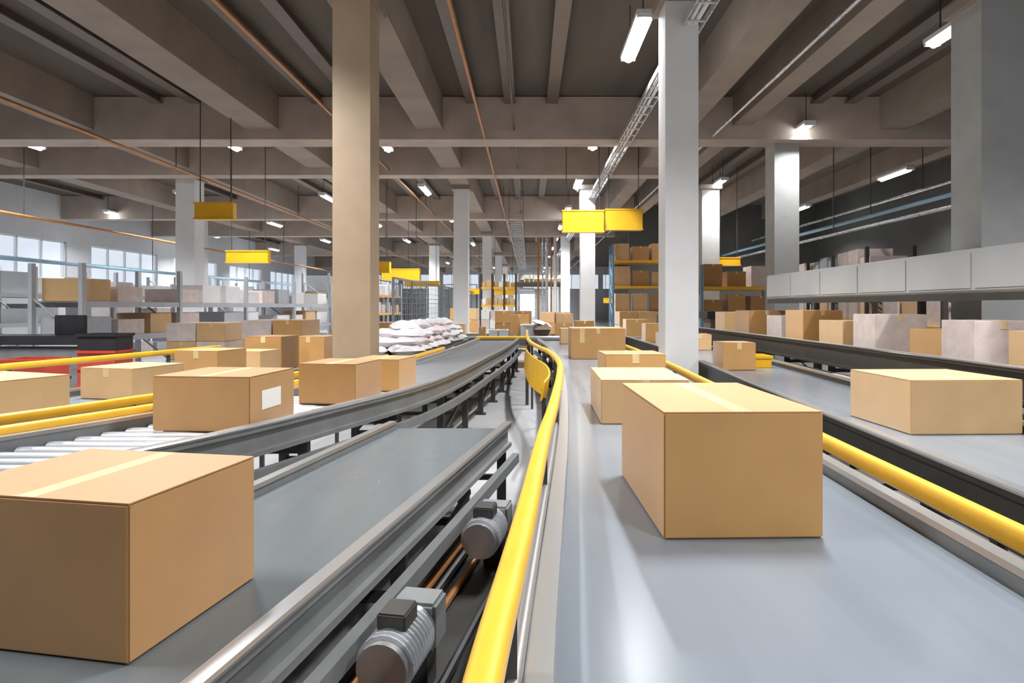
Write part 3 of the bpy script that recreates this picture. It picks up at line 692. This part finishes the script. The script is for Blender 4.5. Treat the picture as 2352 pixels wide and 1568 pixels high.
# far centre shelf with yellow totes, left of the door
rack(-2.55, 33.5, 0, 3, .62, .8, 0, (1.62, 2.55), 'far shelf with dark posts and yellow beams left of the white door', 'far yellow shelf', goods=('card', 'white', 'card2'), seed=21, ups='dark', hmax=.35, name='storage_shelf', per=2)
# low red and dark stacks at the left
for i, (x, y, lb) in enumerate(((-6.6, 7.3, 'left stack'), (-5.95, 7.6, 'right stack'), (-6.1, 9.1, 'rear stack'))):
    for k in range(4 if i < 2 else 5):
        bin_(x, y, .001 + k * .235, .55, .42, .23, ('red', 'red', 'black', 'red')[(k + i) % 4], f"{('red', 'red', 'black', 'red')[(k + i) % 4]} stacking tote in the {lb} at the left, {['lowest', 'second from below', 'third from below', 'fourth from below', 'topmost'][k]}", 'red and black totes stacked at the left', 'stacking_tote', 'tote')
# black machine at the left behind the totes, black cabinet on the right
bk = thing('scanner_station', 'low black scanning station behind the red totes at the left', 'machine', (-8.0, 10.2, 0))
MB().box((0, 0, .45), (2.2, .6, .9)).build('cabinet', M['frame'], bk, bevel=.01); MB().box((0, 0, 1.03), (2.4, .75, .14)).build('work_top', M['black'], bk, bevel=.01)
MB().box((.6, 0, 1.10 + .16), (.5, .06, .32)).build('screen', M['black'], bk, bevel=.01)
cb = thing('pallet_wrapper', 'brown cabinet with a black top right of the first white column', 'machine', (5.5, 17.3, 0))
MB().box((0, 0, .62), (1.25, .7, 1.24)).build('cabinet', M['brown'], cb, bevel=.01); MB().box((.0, 0, 1.34), (1.45, .85, .20)).build('cover', M['black'], cb, bevel=.02)
MB().box((-.3, -.36, .62), (.5, .02, 1.0)).build('cabinet_door', M['brown'], cb); MB().box((.3, -.36, .62), (.5, .02, 1.0)).build('cabinet_door', M['brown'], cb)

# wire mesh fence, left middle distance
def fence(x0, y0, x1, y1, n, label, h=2.5):
    e = thing('mesh_fence', label, 'fence')
    a, b = Vector((x0, y0, 0)), Vector((x1, y1, 0))
    for k in range(n + 1):
        p = a.lerp(b, k / n); MB().box((p.x, p.y, h / 2), (.07, .07, h)).build('post', M['frame'], e)
    for k in range(n):
        p, q = a.lerp(b, (k + .03) / n), a.lerp(b, (k + .97) / n); m = MB()
        for j in range(13):
            z = .15 + j * (h - .2) / 12; m.bar((p.x, p.y, z), (q.x, q.y, z), .014)
        for j in range(9):
            r_ = p.lerp(q, j / 8); m.bar((r_.x, r_.y, .12), (r_.x, r_.y, h - .03), .014)
        m.build('mesh_panel', M['mesh'], e)
        MB().bar((p.x, p.y, h - .02), (q.x, q.y, h - .02), .05).build('top_rail', M['mesh'], e)
fence(-4.3, 20, -3.3, 40, 8, 'grey wire mesh fence left of the far conveyors')
fence(-9.5, 40, -3.3, 40, 3, 'grey wire mesh fence closing the aisle at its far left', 3)

# mezzanine with cartons and straw-coloured packing, at the right beyond the end
mz = thing('mezzanine_platform', 'raised steel platform far behind the belt, in front of the white columns', 'platform', (0, 40, 0))
MB().box((.75, 0, 3.02), (3.0, 3.0, .14)).build('deck', M['frame'], mz)
MB().box((.75, -1.52, 2.88), (3.0, .08, .2)).build('beam', M['brown'], mz)
for x in (-.65, 2.1):
    for y in (-1.4, 1.4): MB().box((x, y, 1.475), (.12, .12, 2.95)).build('leg', M['cable'], mz)
MB().bar((-.7, -1.45, 3.62), (2.2, -1.45, 3.62), .04).bar((-.7, -1.45, 3.36), (2.2, -1.45, 3.36), .03).build('handrail', M['cable'], mz)
for x in (-.7, .25, 1.2, 2.2): MB().bar((x, -1.45, 3.09), (x, -1.45, 3.62), .04).build('post', M['cable'], mz)
for k in range(9):
    x = -.42 + k * .29
    nmz = ['leftmost', 'second from left', 'third from left', 'fourth from left', 'middle', 'fourth from right', 'third from right', 'second from right', 'rightmost'][k]
    o = link('packing_sack', bag_mesh(50 + k, .27, .5, .34 + .05 * (k % 3), 'straw'), None, (x, 39.4, 3.10), 0, f'straw-coloured sack on the raised platform, {nmz}', 'sack', 'straw-coloured sacks on the platform')
# vertical pipes under and beside the platform
for k, (x, y, r_, mt, lb) in enumerate(((.55, 37.3, .06, 'copper', 'copper-coloured vertical pipe, leftmost in front of the platform'), (.80, 37.2, .045, 'cable', 'thin silver vertical pipe beside the copper one'),
        (1.05, 37.4, .09, 'cable', 'thick silver vertical pipe in front of the platform'), (1.30, 37.0, .05, 'copper', 'second copper vertical pipe in front of the platform'), (1.55, 37.3, .10, 'white', 'white vertical pipe in front of the platform'))):
    o = MB().cyl((0, 0, 0), (0, 0, CZ), r_, 12).cyl((0, 0, 0), (0, 0, .05), r_ * 1.8, 12).cyl((0, 0, 2.6), (0, 0, 2.68), r_ * 1.35, 12).build('riser_pipe', M[mt], None, (x, y, 0), smooth=True, label=lb, cat='pipe', group='vertical pipes near the platform')

# floor loads in the far middle: cartons on pallets
def pallet_stack(x, y, w, dp, nx, nz, h, mt, nick, lift=0):
    p = thing('wooden_pallet', f'wooden pallet under the {nick}', 'pallet', (x, y, 0))
    m = MB()
    for k in range(5): m.box((0, -dp / 2 + .06 + k * (dp - .12) / 4, .13), (w, .1, .022))
    m.build('deck_board', M['wood'], p)
    for s in (-1, 0, 1): MB().box((s * (w / 2 - .05), 0, .06), (.09, dp, .115)).build('bearer', M['wood'], p)
    for j in range(nz):
        for i in range(nx):
            bw = w / nx
            xn = '' if nx == 1 else ', ' + (['left', 'right'] if nx == 2 else ['left', 'middle', 'right'])[i]
            carton(x - w / 2 + (i + .5) * bw, y, .143 + j * (h + .005), round(bw * .95, 3), dp * .92, h, random.uniform(-.03, .03), f"carton of the {nick}, {['bottom', 'second', 'third', 'top'][j] if j < nz - 1 or nz == 4 else 'top'} layer{xn}", f'cartons of the {nick}', mt[(i + j) % len(mt)], detail=1)
pallet_stack(-.55, 22.5, 1.3, 1.1, 2, 3, .42, ('card', 'card3'), 'brown pallet load below the far door')
pallet_stack(1.0, 24.5, 1.1, 1.1, 2, 3, .40, ('card2', 'card'), 'pallet load in front of the pipes')
pallet_stack(-2.6, 25.5, 1.1, 1.1, 2, 3, .45, ('card', 'card2'), 'pallet load beside the wire fence')
pallet_stack(3.4, 20.2, 1.2, 1.1, 2, 3, .42, ('card', 'card2'), 'pallet load right of the second white column')
pallet_stack(-1.6, 29.5, 1.2, 1.1, 3, 3, .42, ('white', 'film'), 'white pallet load far behind the conveyors')
pallet_stack(-5.0, 12.8, 1.2, 1.1, 2, 3, .38, ('card', 'card2', 'film'), 'pallet load left of the outer conveyor')
pallet_stack(-6.6, 13.0, 1.2, 1.1, 2, 3, .36, ('film', 'card2'), 'pinkish pallet load left of the outer conveyor')
pallet_stack(8.6, 6.9, 1.2, 1.1, 2, 3, .40, ('film', 'card2'), 'pinkish pallet load at the right edge')
